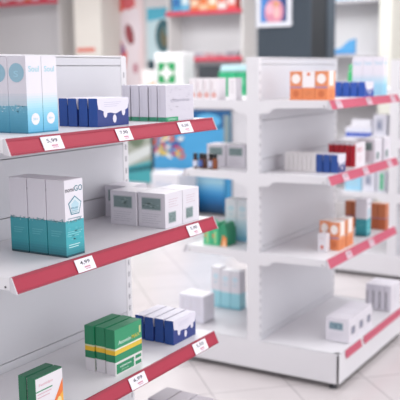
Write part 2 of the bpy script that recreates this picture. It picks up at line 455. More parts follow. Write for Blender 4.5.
# white and teal cartons with a pentagon -------------------------------
def teal_decor(FX, FY, FT, w, l, h):
    FX.text('nomi', l*.04, h*.845, l*.46, h*.055, M('#2c2634', .45))
    FX.text('GO', l*.52, h*.845, l*.44, h*.075, M('#2f7482', .45))
    c = (l*.53, h*.655); r = .135*h
    def pen(q, m, k): FX.poly([(c[0]+q*1.02*math.sin(2*math.pi*i/5), c[1]+q*math.cos(2*math.pi*i/5)) for i in range(5)][::-1], m, k)
    pen(r, M('#3f7f94', .45), 0); pen(r*.88, M('#d3dfe6', .45), 1); pen(r*.58, M('#b4d3e0', .45), 2)
    FX.text('RELIEF', l*.3, h*.62, l*.4, h*.022, M('#5f8fa4', .45), 3)
    FX.lines(l*.3, h*.60, l*.4, 2, h*.02, M('#7fa7b8', .45), 3, th=h*.006)
    FX.rect(l*.12, h*.495, l*.88, h*.505, M('#7c9aa6', .45), 1)
    FX.lines(l*.1, h*.33, l*.8, 3, h*.028, M('#8fd2d6', .45), th=h*.008)
    FX.lines(l*.14, h*.16, l*.6, 2, h*.03, M('#bfe6e6', .45), th=h*.01)
    for i in range(14): FX.oval(l*(.08+.8*random.random()), h*(.22+.16*random.random()), l*.07, h*.014, M('#55b2bc', .5), n=8)
    for F, ww in ((FX, l), (FY, w)):
        for i in range(34):
            F.oval(ww*(.04+.92*random.random()), h*(.47+.02*random.gauss(0, .6)), ww*.03, h*.006, M(random.choice(['#5f959f', '#8fb6be', '#4f808c']), .5), 1, n=7)
    FY.lines(w*.2, h*.34, w*.6, 3, h*.03, M('#5aa5b0', .45), th=h*.008)
TEAL = [(0, .03, '#1d4f5c', '#173f4a')] + grad(.03, .17, '#2c828e', '#3aa7b1', '#1f6b78', '#2f8d98', 4) + grad(.17, .47, '#3aa7b1', '#43a9b4', '#2f8d98', '#37909a', 2) + [(.47, 1, WH, '#d0ccd4')]  # side tones darkened against the front, shading painted into the bands
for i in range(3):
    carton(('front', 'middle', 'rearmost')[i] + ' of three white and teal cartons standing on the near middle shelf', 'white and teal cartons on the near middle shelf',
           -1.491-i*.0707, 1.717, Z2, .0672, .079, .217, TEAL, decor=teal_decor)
carton('white and teal carton standing alone on the middle unit third shelf among orange cartons', None, -1.531, 4.222, W3, .064, .068, .205,
       TEAL, decor=teal_decor)

# white cartons with dark green panel ----------------------------------
def ctl_decor(FX, FY, FT, w, l, h):
    d = M('#7a8d8e', .45)
    FY.rect(w*.12, h*.5, w*.86, h*.88, M('#b9bec3', .45)); FY.rect(w*.15, h*.53, w*.83, h*.85, d, 1)
    for i in range(16): FY.oval(w*(.2+.58*random.random()), h*(.57+.24*random.random()), w*.05, h*.02, M(random.choice(['#869a99', '#687f7e', '#93a5a4']), .5), 2, n=7)
    FY.lines(w*.14, h*.4, w*.7, 5, h*.065, M('#bab6c0', .5), th=h*.012)
    FX.rect(l*.17, h*.12, l*.62, h*.46, M('#b9bec3', .45)); FX.rect(l*.2, h*.15, l*.59, h*.43, d, 1)
    for i in range(8): FX.oval(l*(.25+.3*random.random()), h*(.18+.2*random.random()), l*.05, h*.02, M(random.choice(['#869a99', '#687f7e']), .5), 2, n=7)
    FX.lines(l*.2, h*.82, l*.55, 4, h*.07, M('#cbb6c0', .5), th=h*.014)
CT = [(0, 1, '#dcd8e0', '#d6d2da')]
for x, y, t in ((-1.487, 2.205, 'white carton with dark green panel, frontmost on the nearest middle shelf'),
                (-1.487, 2.312, 'white carton with dark green panel on the near middle shelf end, behind the front one'),
                (-1.600, 2.200, 'white carton with dark green panel on the near middle shelf, left of the front one'),
                (-1.700, 2.300, 'white carton with dark green panel at the back left of the near middle shelf')):
    carton(t, 'white cartons with green panels on the near middle shelf', x, y, Z2, .108, .104, .115, CT, decor=ctl_decor)
for x, y, t in ((-1.508, 4.15, 'white carton with dark panels beside the red cartons on the middle unit'), (-1.508, 4.30, 'white carton with dark panels at the far end of the middle unit second shelf')):
    carton(t, 'white cartons with dark panels on the middle unit second shelf', x-.02*0, y+.12, W2, .108, .104, .128, CT, decor=ctl_decor)
for x, t in ((-2.155, 'white carton with dark panel on the far-side shelf, touching the brown bottles'), (-2.035, 'white carton with dark panel on the far-side shelf, against the end post')):
    carton(t, 'white cartons with dark panels behind the brown bottles', x, 3.775, W2, .114, .104, .118, CT, decor=ctl_decor)

# green cartons --------------------------------------------------------
def green_decor(FX, FY, FT, w, l, h):
    FX.text('Asomin', l*.12, h*.655, l*.46, h*.085, M('#cfe3d8', .45)); FX.text('MAX', l*.62, h*.655, l*.3, h*.085, M('#c8c04a', .45))
    FX.rect(l*.9, h*.72, l*.96, h*.88, M('#c8c88a', .45))
    FX.rect(l*.04, h*.03, l*.68, h*.24, M('#23875c', .45)); FX.text('tabletten', l*.16, h*.14, l*.42, h*.05, M('#cfe3d8', .45), 1); FX.text('20 stuks', l*.2, h*.07, l*.28, h*.04, M('#a9cdb8', .45), 1)
    FX.rect(l*.74, h*.17, l*.96, h*.24, M('#23875c', .45)); FX.rect(l*.74, h*.03, l*.96, h*.11, M('#23875c', .45))
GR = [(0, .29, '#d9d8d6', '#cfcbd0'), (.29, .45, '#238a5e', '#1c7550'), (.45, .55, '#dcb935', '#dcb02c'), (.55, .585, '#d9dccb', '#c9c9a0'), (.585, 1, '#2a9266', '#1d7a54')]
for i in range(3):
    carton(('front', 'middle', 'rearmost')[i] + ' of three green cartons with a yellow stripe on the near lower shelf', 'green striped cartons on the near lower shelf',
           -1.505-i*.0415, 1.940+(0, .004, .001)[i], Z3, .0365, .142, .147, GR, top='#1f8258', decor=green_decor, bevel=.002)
def leaf_decor(FX, FY, FT, w, l, h):
    FX.rect(l*.03, h*.0, l, h*.97, M('#e3dfe4', .45))
    FX.text('Femidyn', l*.14, h*.74, l*.5, h*.08, M('#dba9b6', .45), 1)
    FX.rect(l*.03, h*.63, l*.62, h*.66, M('#3c8f68', .45), 1)
    FX.lines(l*.08, h*.58, l*.5, 2, h*.08, M('#d0a5b4', .5), 1, th=h*.02)
    FX.poly([(l*.5, 0), (l, 0), (l, h*.72), (l*.82, h*.45)], M('#e8793a', .45), 1)
    FX.poly([(l*.62, 0), (l, 0), (l, h*.4), (l*.86, h*.3)], M('#f0b24a', .45), 2)
    FX.oval(l*.85, h*.2, l*.08, h*.1, M('#e9d9a0', .45), 3)
for i in range(2):
    carton(('front', 'rear')[i] + ' dark green carton with white face at the bottom left corner of the picture', 'dark green and white cartons at the picture corner',
           -1.497-i*.0325, 1.573, Z3, .0275, .112, .116, [(0, 1, '#1d6b4b', '#1c6547')], top='#1d5f44', decor=leaf_decor)

# grey cartons on the near base deck ------------------------------------
def plain_decor(FX, FY, FT, w, l, h):
    FX.lines(l*.15, h*.8, l*.6, 4, h*.08, M('#aaa6b2', .5), th=h*.014); FY.lines(w*.2, h*.8, w*.55, 4, h*.08, M('#aaa6b2', .5), th=h*.014)
    FT.rect(w*.1, l*.1, w*.9, l*.14, M('#b5aeb6', .5)); FT.rect(w*.1, l*.2, w*.6, l*.23, M('#b5aeb6', .5))
for i in range(3):
    carton(('left', 'middle', 'right')[i] + ' of three mauve-grey cartons at the bottom picture edge', 'grey cartons on the near base deck',
           -1.546+i*.069, 2.258-.004*i, B0, .066, .12, .222, [(0, 1, '#b9b2bb', '#b3acb6')], top='#b7afb8', decor=plain_decor)

# --- middle unit, right side -----------------------------------------------
def orange_decor(FX, FY, FT, w, l, h):
    wm = M('#efe6e2', .45)
    FY.oval(w*.5, h*.74, w*.36, h*.17, wm); FY.rect(0, h*.42, w, h*.47, M('#9d7fa8', .45)); FY.oval(w*.5, h*.22, w*.25, h*.12, M('#c86a3e', .45))
    FX.rect(l*.2, h*.5, l*.75, h, wm); FX.lines(l*.25, h*.3, l*.5, 3, h*.08, M('#c86a3e', .5), th=h*.02)
def orange_mid(FX, FY, FT, w, l, h):
    FY.rect(0, h*.44, w, h, M('#ece6e8', .45)); FY.oval(w*.5, h*.9, w*.14, h*.06, M('#d9713f', .45), 1); FY.lines(w*.2, h*.3, w*.6, 3, h*.07, M('#c06a40', .5), th=h*.015)
    FX.rect(l*.2, h*.5, l*.75, h, M('#ece6e8', .45))
ORB = [(0, .4, '#dd8450', '#dc8252'), (.4, 1, '#e09a72', '#dd8a5e')]
for i in range(3):
    carton(('left orange carton with white disc', 'centre orange carton with white upper half', 'right orange carton with white disc')[i] + ' on the middle unit top shelf',
           'orange cartons on the middle unit top shelf', -1.537-(2-i)*.066, 3.673, W1, .0645, .095, .137, ORB, top='#e7ddda', decor=orange_mid if i == 1 else orange_decor)
for x, y, t in ((-1.529, 3.824, 'orange carton with white disc at the near front of the middle unit third shelf'), (-1.529, 3.93, 'orange carton standing directly behind the one with the white disc, third shelf'),
                (-1.592, 3.85, 'orange carton behind the small white box on the third shelf')):
    carton(t, 'orange cartons at the near end of the middle unit third shelf', x, y, W3, .054, .09, .143, ORB, top='#e7ddda', decor=orange_decor)
OR2 = [(0, .42, '#b9653f', '#b25c38'), (.42, .46, '#9b7690', '#94708a'), (.46, 1, '#c27450', '#b96a46')]
for x, y, t in ((-1.504, 4.455, 'front burnt-orange carton right of the teal carton on the third shelf'), (-1.552, 4.462, 'burnt-orange carton just right of the teal carton, second of the pair'),
                (-1.66, 4.47, 'burnt-orange carton partly hidden left of the teal carton'), (-1.71, 4.474, 'burnt-orange carton farthest left behind the teal carton')):
    carton(t, 'burnt-orange cartons at the far end of the third shelf', x, y, W3, .045, .055, .148, OR2, top='#c98a6a', decor=None)
def smallw(FX, FY, FT, w, l, h):
    FY.oval(w*.5, h*.25, w*.17, h*.12, M('#c8553c', .45)); FY.lines(w*.2, h*.8, w*.6, 2, h*.1, M('#c9b3b3', .5), th=h*.02)
carton('small white box with a red spot in front of the orange cartons', None, -1.575, 3.770, W3, .046, .046, .09, [(0, 1, '#dfdadf', '#dbd6dc')], decor=smallw)
def strip_decor(FX, FY, FT, w, l, h):
    FY.lines(w*.2, h*.85, w*.6, 5, h*.12, M('#bdb8bd', .5), th=h*.02)
for i in range(7):
    carton(f'thin off-white carton on the middle unit, {ORD[i]} from the left of seven', 'thin white cartons on the middle unit second shelf',
           -1.777+(i)*.0242, 3.755, W2, .0222, .09, .094, [(0, 1, '#dcd7d8', '#d8d3d4')], top='#e3dfe0', decor=strip_decor)
def red_decor(FX, FY, FT, w, l, h):
    FX.rect(l*.06, 0, l, h, M('#e2dce2', .45)); FX.text('IBU', l*.2, h*.6, l*.5, h*.2, M('#c9838c', .45), 1); FX.lines(l*.2, h*.4, l*.5, 3, h*.1, M('#d5a9b0', .5), 1, th=h*.02)
    FY.rect(0, h*.93, w, h, M('#e2dce2', .45))
for i in range(5):
    carton(f'red carton on the middle unit, {ORD[i]} from the left of five', 'red cartons on the middle unit second shelf',
           -1.662+i*.0305, 4.055, W2, .0268, .15, .122, [(0, 1, '#b4202e', '#b31f2e')], top='#ddd6dc', decor=red_decor)
def lcd_decor(FX, FY, FT, w, l, h):
    FY.rect(w*.14, h*.5, w*.74, h*.82, M('#8fa3ae', .45)); FY.rect(w*.2, h*.56, w*.68, h*.76, M('#5d7a88', .45), 1); FY.text('12 34', w*.26, h*.6, w*.34, h*.12, M('#a9c3cc', .45), 2)
    FY.lines(w*.15, h*.34, w*.6, 3, h*.08, M('#c4bfca', .5), th=h*.015)
    FX.rect(l*.3, h*.3, l*.75, h*.62, M('#6a6a7c', .45)); FX.rect(l*.36, h*.36, l*.6, h*.56, M('#8b8ea2', .45), 1)
for i in range(3):
    carton(('nearest', 'middle', 'farthest')[i] + ' white device carton of three along the middle unit base deck', 'white device cartons on the middle unit base deck',
           -1.450, 3.775+i*.113, W0, .124, .11, .122, [(0, 1, '#dad6de', '#dad6de')], decor=lcd_decor)
def slit_decor(FX, FY, FT, w, l, h):
    FY.rect(w*.12, h*.05, w*.3, h*.75, M('#5a5660', .5)); FX.lines(l*.2, h*.8, l*.6, 4, h*.12, M('#c4bfca', .5), th=h*.02)
for i in range(4):
    carton(f'white carton with dark stripe, far end of base deck, {ORD[i]} from the left', 'white striped cartons on the middle unit base deck',
           -1.562+i*.0375, 4.415, W0, .0355, .16, .146, [(0, 1, '#dad6de', '#d0ccd6')], decor=slit_decor)

# --- middle unit, far (left) side -----------------------------------------------
def pink_decor(FX, FY, FT, w, l, h):
    FY.oval(w*.5, h*.22, w*.4, h*.13, M('#dba9a4', .5)); FY.rect(w*.1, h*.5, w*.4, h*.85, M('#ddd2d6', .5)); FY.lines(w*.2, h*.45, w*.6, 2, h*.07, M('#cbb4b8', .5), th=h*.02)
for i in range(4):
    carton(f'white carton with pink print on the far-side top shelf, {ORD[i]} from the left', 'white and pink cartons on the far-side top shelf',
           -2.235+i*.042, 3.615, W1, .039, .09, .108, [(0, 1, '#eae4e8', '#eae4e8')], top='#eee9ec', decor=pink_decor)
carton('single white carton on the far-side top shelf beside the end post', None, -2.003, 3.62, W1, .045, .06, .108, [(0, 1, '#eae6ea', '#ece8ec')], top='#eee9ec', decor=strip_decor)
# brown dropper bottles
for i in range(5):
    x = -2.268+i*.0295; y = 3.655+(0, .012, 0, .01, .003)[i]
    b = empty('medicine_bottle', (x, y, W2+.0005), f'small brown glass bottle with black cap, {ORD[i]} from the left', 'bottle', 'brown bottles on the far-side second shelf')
    br = M('#4a2318' if i < 4 else '#8a4a28', .15)
    mb = MB(); mb.lathe([(.0125, 0), (.0138, .003), (.0138, .048), (.011, .055), (.006, .058), (.006, .062)], 0, 0, br); mb.build('glass_body', b)
    mb = MB(); mb.lathe([(.0115, .0575), (.012, .060), (.012, .077), (.0105, .079)], 0, 0, M('#17171b', .4)); mb.build('cap', b)
    if i in (0, 1, 3):
        mb = MB(); mb.lathe([(.01395, .010), (.01405, .011), (.01405, .041), (.01395, .042)], 0, 0, M(('#ccd2e2', '#4f6db5', '#0')[0 if i != 1 else 1] if i != 3 else '#c4cdea', .5)); o = mb.build('label', b); o['label'] = 'pale paper label'
# green folded packs + blue white carton on third shelf
def tri_decor(FX, FY, FT, w, l, h):
    pass
for i, (x, c, t) in enumerate(((-2.218, '#4fbf8c', 'first green pack on the far-side third shelf, at the shelf tip'), (-2.170, '#43b583', 'second green pack on the far-side third shelf'),
                               (-2.122, '#2f8f68', 'green and orange pack on the far-side third shelf beside the blue carton'))):
    r = empty('herbal_pack', (x, 3.645, W3+.0003), t, 'pack', 'green packs on the far-side third shelf')
    mb = MB(); mb.box(0, .045, 0, .10, 0, .085, M(c, .5)); F = Face(mb, (0, 0, 0), (1, 0, 0), (0, 0, 1))
    if i == 2: F.poly([(.008, .0), (.045, 0), (.045, .045), (.022, .06)], M('#e58a4a', .5)); F.poly([(.020, .0), (.038, 0), (.032, .04)], M('#f1c7a0', .5), 1)
    else: F.rect(.018, .01, .03, .075, M('#9fcf8f', .5)); F.oval(.012, .05, .006, .012, M('#c98a5a', .5), 1)
    mb.build('pack_body', r, bevel=.001)
    mb = MB(); mb.prism([(0, .0855), (.045, .0855), (.03, .118), (.015, .118)], 'y', 0, .10, M(c, .5)); mb.build('folded_top', r)
def lb_decor(FX, FY, FT, w, l, h):
    FY.oval(w*.5, h*.78, w*.3, h*.07, M('#cfe4ee', .45)); FY.lines(w*.25, h*.66, w*.5, 2, h*.04, M('#a9cfe0', .5), th=h*.012)
LB = [(0, .12, '#86c0da', '#7fbcd8')] + grad(.12, .55, '#9fd0e4', '#e0eaf0', '#93c9e0', '#dfe9f0', 6) + [(.55, 1, '#e9ebf0', '#e6e9ef')]
for i in range(2):
    carton(('left', 'right')[i] + ' tall white and sky-blue carton on the far-side third shelf', 'white and sky-blue cartons on the far-side third shelf',
           -2.105+i*.070, 3.80, W3, .067, .07, .225, LB, top='#eef0f4', decor=lb_decor)
# base: white and turquoise tubes + white cartons
TQ = [(0, .06, '#86c6d4', '#86c6d4'), (.06, .42, '#a2dbe4', '#a0d9e4'), (.42, 1, '#e8e6ec', '#e6e4ea')]
for i in range(3):
    carton(f'tall white and turquoise carton on the far-side base deck, {ORD[i]} from the left', 'white and turquoise cartons on the far-side base deck',
           -2.335+i*.064, 4.02, B0, .061, .07, .225+(.012 if i == 0 else 0), TQ, top='#efedf1', decor=lb_decor)
for i in range(3):
    carton(f'plain white carton on the far-side base deck, {ORD[i]} from the left', 'plain white cartons on the far-side base deck',
           -2.362+i*.052, 3.70, B0, .050, .12, .15, [(0, 1, '#e6e4ec', '#dcdae6')], top='#efedf3', decor=strip_decor)

# --- farthest unit, left side -----------------------------------------------
def bw_decor(FX, FY, FT, w, l, h):
    FY.rect(0, h*.08, w, h*.48, M('#3458b8', .45)); FY.oval(w*.5, h*.7, w*.3, h*.12, M('#cfd6ea', .5))
for i in range(5):
    carton(f'blue-banded white carton on the farthest unit, lower row, {ORD[i]} from the left', 'white and blue cartons on the farthest unit',
           -2.262+i*.041, 5.86, W2, .039, .08, .078, [(0, 1, '#e6e5ee', '#e6e5ee')], decor=bw_decor, flap=False)
for i in range(4):
    carton(f'plain white carton stacked on the blue-banded cartons, {ORD[i]} from the left', 'white cartons stacked on the farthest unit',
           -2.225+i*.037, 5.872, W2+.0788, .035, .06, .055, [(0, 1, '#ecebf2', '#ecebf2')], flap=False)
def gw(FX, FY, FT, w, l, h): FY.rect(w*.2, h*.3, w*.75, h*.85, M('#b4b6c4', .5)); FY.rect(w*.3, h*.4, w*.6, h*.7, M('#8a8fa6', .5), 1)
carton('white carton with grey panel at the right of the farthest unit second shelf', None, -1.99, 5.87, W2, .10, .1, .17, [(0, 1, '#dddce6', '#dddce6')], decor=gw)
carton('pale sky-blue carton lying on the farthest unit third shelf', None, -2.172, 5.86, W3, .13, .1, .105, [(0, 1, '#a9d6ea', '#9fd2ea')], top='#d3e9f2', decor=strip_decor)
carton('white carton between the sky-blue and green ones on the farthest unit third shelf', None, -2.068, 5.86, W3, .095, .1, .15, [(0, 1, '#e2e2ec', '#e0e0ea')], decor=gw)
def gs(FX, FY, FT, w, l, h): FY.rect(w*.35, h*.1, w*.8, h*.95, M('#55b487', .5))
carton('white carton with green stripe on the farthest unit third shelf', None, -1.985, 5.86, W3, .07, .1, .15, [(0, 1, '#e2e2ec', '#e0e0ea')], decor=gs)
b = empty('green_bottle', (-2.285, 5.90, W1+.0005), 'bright green bottle standing on the farthest unit top shelf', 'bottle')
mb = MB(); mb.lathe([(.02, 0), (.022, .004), (.022, .11), (.016, .13), (.009, .14), (.009, .15)], 0, 0, M('#2fae68', .35)); mb.build('bottle_body', b)
mb = MB(); mb.lathe([(.012, .146), (.0125, .148), (.0125, .178), (.011, .18)], 0, 0, M('#3fbf78', .4)); mb.build('cap', b)

# ------------------------------------------------------------------ service counter with printed front panels
ct = empty('service_counter', (-5.6, 7.9, 0), 'low service counter with blue picture panels on its front, behind the shelving', 'counter')
def cm(mb, name, parent=ct, bevel=0):
    mb.v = [(a+5.6, b-7.9, c) for a, b, c in mb.v]; return mb.build(name, parent, bevel=bevel)
mb = MB(); mb.box(-7.6, -3.85, 7.62, 8.2, 0, 1.15, M('#dfdde2', .5)); cm(mb, 'counter_body')
mb = MB(); mb.box(-7.63, -3.82, 7.57, 8.23, 1.15, 1.19, M('#e6e4e8', .35)); cm(mb, 'countertop', bevel=.004)
def panel(x0, x1, z0, z1, draw, label):
    mb = MB(); mb.box(x0, x1, 7.60, 7.62, z0, z1, M('#2a4f66', .4)); F = Face(mb, (x0, 7.60, z0), (1, 0, 0), (0, 0, 1), .001); draw(F, x1-x0, z1-z0)
    o = cm(mb, 'picture_panel'); o['label'] = label
def d_blue(F, w, h):
    c = ['#2378b4', '#2f8cc6', '#4fa6d8', '#66b4de', '#3c97ce']
    F.rect(.0, 0, w, h, M('#4aa0d2', .4), 0)
    F.poly([(w*.4, h), (w*.62, h*.80), (w*.95, h*.84), (w, h)], M('#1c5f96', .4), 1)
    F.oval(w*.72, h*.9, w*.16, h*.07, M('#5fb2e0', .4), 2)
    random.seed(11); 
    for i in range(26):
        x = w*(.0+.055*(i%7)+.03*random.random()); y = h*(.54+.065*(i//7)+.05*random.random())
        F.oval(x+.03, y, .045, .02, M(random.choice(['#d9674a', '#e8c64f', '#f2efe8', '#c44a6a', '#2f55a0', '#e39a3c', '#f2efe8']), .4), 2+i, n=12, rot=random.random()*3)
    # lower picture fading into dark water
    cols = ['#123e62', '#15507e', '#1b659c', '#2c7db6', '#4b97c8', '#74b0d2', '#98c2d4', '#8fb9cf']
    for i in range(8): F.rect(0, h*(.02+.045*i), w*.93, h*(.02+.045*(i+1)), M(cols[i], .4), 30)
    F.rect(0, 0, w, h*.02, M('#18222c', .5), 31)
    F.rect(0, h*.38, w, h*.41, M('#dfe6ea', .4), 31)
    F.rect(w*.93, h*.4, w, h*.96, M('#8a9a9c', .4), 32)
panel(-5.26, -4.27, .01, 1.13, d_blue, 'blue panel with colourful pills above a dark sea-blue picture')
def d_green(F, w, h):
    F.rect(0, 0, w, h, M('#a9aea2', .4), 0); F.poly([(0, 0), (w, 0), (w, h*.32), (0, h*.2)], M('#49a7ae', .4), 1)
    F.poly([(0, h*.2), (w, h*.42), (w, h*.55), (0, h*.36)], M('#d7dcda', .4), 2); F.oval(w*.4, h*.62, w*.3, h*.14, M('#6f7f6a', .4), 3); F.oval(w*.7, h*.78, w*.22, h*.14, M('#b79b7c', .4), 4)
    F.rect(w*.93, 0, w, h, M('#25313c', .5), 6); F.poly([(0, h*.12), (w, h*.2), (w, h*.26), (0, h*.16)], M('#215f6c', .4), 5)
panel(-5.66, -5.27, .30, 1.13, d_green, 'muted green and grey picture panel')

# white storage box on the floor before the counter
sb = empty('storage_box', (-4.80, 7.3, 0), 'low white storage box standing before the blue counter panel', 'box')
mb = MB(); mb.box(-.17, .17, -.18, .18, 0, .46, M('#e4e3ea', .5)); F = Face(mb, (-.17, -.18, 0), (1, 0, 0), (0, 0, 1), .001)
F.text('VITAAL', .04, .34, .24, .06, M('#b9c4da', .5)); F.rect(.04, .29, .24, .305, M('#c4cde0', .5)); mb.build('box_body', sb, bevel=.006)
mb = MB(); mb.box(-.175, .175, -.185, .185, .461, .49, M('#ebe9ee', .45)); mb.build('lid', sb, bevel=.006)

# first aid cabinet on the counter
fa = empty('first_aid_box', (-5.10, 7.8, 1.19), 'white first aid box with a white cross on green, on the counter', 'first aid box')
mb = MB(); mb.box(-.19, .19, -.12, .12, 0, .56, M('#eceaec', .45)); mb.build('cabinet_body', fa, bevel=.012)
mb = MB(); mb.box(-.175, .175, -.128, -.1205, .015, .545, M('#efedef', .45)); mb.build('cabinet_door', fa, bevel=.004)
mb = MB(); F = Face(mb, (-.135, -.129, .225), (1, 0, 0), (0, 0, 1), .001); s_ = .23
mb.box(-.135, .095, -.1295, -.1282, .225, .455, M('#1f9a58', .45)); wm = M('#f2f2f0', .45)
F.poly([(s_*.38, s_*.14), (s_*.62, s_*.14), (s_*.62, s_*.86), (s_*.38, s_*.86)], wm, 1); F.poly([(s_*.14, s_*.38), (s_*.86, s_*.38), (s_*.86, s_*.62), (s_*.14, s_*.62)], wm, 2)
for cx in (.5,):
    F.oval(s_*.5, s_*1.0, s_*.1, s_*.05, wm, 2); F.oval(s_*.5, 0, s_*.1, s_*.05, wm, 2); F.oval(0, s_*.5, s_*.05, s_*.1, wm, 2); F.oval(s_, s_*.5, s_*.05, s_*.1, wm, 2)
o = mb.build('cross_sign', fa); o['label'] = 'green square with white cross'
# white pack with an orange swoosh
wp = empty('leaflet_holder', (-5.42, 7.85, 1.19), 'white leaflet holder with orange swoosh left of the first aid box', 'holder')
mb = MB(); mb.box(-.12, .12, -.06, .06, 0, .38, M('#eeeae8', .5)); F = Face(mb, (-.12, -.06, 0), (1, 0, 0), (0, 0, 1), .001)
F.poly([(.02, .20), (.14, .22), (.23, .29), (.23, .25), (.15, .17), (.02, .16)], M('#f0a860', .5)); mb.build('holder_body', wp, bevel=.004)
mb = MB(); mb.prism([(-.10, .0), (.10, 0), (.10, .06), (-.10, .10)], 'y', -.09, -.062, M('#e6e2e0', .4)); mb.build('front_pocket', wp)
# dark monitor behind
mo = empty('monitor', (-4.66, 7.95, 1.19), 'dark computer monitor on the counter behind the white and pink cartons', 'monitor')
mb = MB(); mb.box(-.21, .21, -.02, .02, .10, .42, M('#3b3e44', .5)); mb.build('screen', mo, bevel=.005)
mb = MB(); mb.box(-.03, .03, .02, .04, .0, .2, M('#2d3035', .5)); mb.box(-.10, .10, -.06, .08, 0, .012, M('#2d3035', .5)); mb.build('stand', mo)
# green cartons stacked on the counter with a pale blue case on top
for i in range(4):
    r = empty('green_pack', (-4.43+i*.112, 7.8, 1.19), f'large green pack on the counter, {ORD[i]} from the left', 'pack', 'green packs on the counter')
    mb = MB(); mb.box(-.052, .052, -.08, .08, 0, .34, M('#35b27e', .5)); F = Face(mb, (-.052, -.08, 0), (1, 0, 0), (0, 0, 1), .001)
    F.rect(.02, .2, .085, .27, M('#7fd0a8', .5)); F.rect(.02, .06, .085, .12, M('#e3c94a' if i == 3 else '#8fd8b4', .5)); mb.build('pack_body', r, bevel=.003)
    mb = MB(); mb.box(-.050, .050, -.078, .078, .3405, .346, M('#2a9a6a', .5)); mb.build('closing_flap', r)
pb = empty('pale_blue_case', (-4.27, 7.8, 1.536), 'pale blue case lying on the green packs on the counter', 'case')
mb = MB(); mb.box(-.20, .22, -.07, .07, 0, .05, M('#bfe2ea', .45)); mb.build('case_body', pb, bevel=.01)
mb = MB(); mb.box(-.19, .21, -.065, .065, .0505, .07, M('#cbe9ef', .45)); mb.build('case_lid', pb, bevel=.006)

# ------------------------------------------------------------------ posters on the back wall
def poster(name, x0, x1, z0, z1, y, draw, label, frame=None):
    r = empty(name, ((x0+x1)/2, y, z0), label, 'poster')
    w = x1-x0; h = z1-z0
    mb = MB(); mb.box(-w/2, w/2, -.006, 0, 0, h, M('#e9e2e0', .5)); F = Face(mb, (-w/2, -.006, 0), (1, 0, 0), (0, 0, 1), .001); draw(F, w, h); mb.build('printed_sheet', r)
    if frame:
        mb = MB(); t = frame
        for a in ((-w/2-t, w/2+t, -t, 0), (-w/2-t, w/2+t, h, h+t), (-w/2-t, -w/2, 0, h), (w/2, w/2+t, 0, h)):
            mb.box(a[0], a[1], -.03, 0, a[2], a[3], M('#dfe1e8', .4))
        mb.build('frame', r, bevel=.004)
def p_red(F, w, h):
    F.rect(0, 0, w*.72, h, M('#e0574c', .5)); F.rect(w*.72, 0, w, h, M('#eed9da', .5))
    wm = M('#ecdfe4', .5)
    F.poly([(w*.18, 0), (w*.85, 0), (w*.8, h*.35), (w*.92, h*.6), (w*.85, h*.78), (w*.55, h*.84), (w*.12, h*.74), (w*.16, h*.55), (w*.42, h*.38)], wm, 1)
    F.oval(w*.5, h*.86, w*.2, h*.07, M('#d5646a', .5), 2)
    F.oval(w*.52, h*.56, w*.14, h*.10, M('#8f3f48', .5), 3, rot=.25); F.oval(w*.48, h*.57, w*.06, h*.07, M('#a9525a', .5), 4, rot=.25)
    F.oval(w*.7, h*.24, w*.08, h*.05, M('#c98a98', .5), 4); F.oval(w*.25, h*.42, w*.1, h*.05, M('#a06a9a', .5), 4)
    
poster('anatomy_poster', -7.16, -6.66, 1.25, 2.70, 9.44, p_red, 'red and white medical poster with a pale body figure and dark organ')
def p_blue(F, w, h):
    F.rect(0, 0, w, h, M('#c9dfe4', .5)); F.poly([(0, h*.84), (w, h*.90), (w, h*1.0), (0, h)], M('#54b4cc', .5), 1)
    F.poly([(w*.3, 0), (w, 0), (w, h*.4), (w*.5, h*.3)], M('#a9cdd8', .5), 1)
    F.oval(w*.55, h*.66, w*.27, h*.20, M('#35636c', .5), 2); F.oval(w*.58, h*.64, w*.14, h*.12, M('#6d6a52', .5), 3); F.oval(w*.66, h*.72, w*.08, h*.06, M('#4d8088', .5), 4)
    F.rect(w*.0, h*.16, w*.28, h*.36, M('#2f4a54', .5), 2); F.rect(w*.55, h*.36, w*.9, h*.40, M('#5d7f8a', .5), 2); F.rect(0, 0, w*.2, h*.12, M('#37525c', .5), 2)
poster('anatomy_poster', -6.60, -6.12, 1.30, 2.40, 9.44, p_blue, 'pale blue medical poster with a large dark oval, above the first aid box')
def p_brain(F, w, h):
    F.rect(0, 0, w, h, M('#4f8fd6', .45)); random.seed(5)
    for i in range(14): F.oval(w*random.random()*.9+.03, h*(.25+.7*random.random()), .035, .022, M(random.choice(['#6fb0e8', '#3a6fc0', '#8fc4ee', '#b06a9a']), .45), 1+i, n=9)
    F.poly([(w*.7, h*.0), (w, 0), (w, h*.7), (w*.8, h*.6)], M('#2c437c', .45), 16)
    F.oval(w*.52, h*.17, w*.36, h*.22, M('#d98fa4', .45), 17); F.oval(w*.36, h*.22, w*.13, h*.09, M('#eab4c2', .45), 18); F.oval(w*.62, h*.16, w*.12, h*.1, M('#eebbb8', .45), 18); F.oval(w*.6, h*.3, w*.12, h*.05, M('#d9a07a', .45), 18)
poster('framed_poster', -3.70, -3.42, 1.995, 2.55, 7.199, p_brain, 'white framed blue poster with a pink rounded shape, hung on the dark column', frame=.045)
mb = MB(); mb.box(-.155, .155, -.004, 0, 0, .05, M('#e0705e', .5)); o = mb.build('wall_sticker', loc=(-7.33, 8.999, 1.83)); tag(o, 'small red strip sticker on the pale pillar', 'sticker')

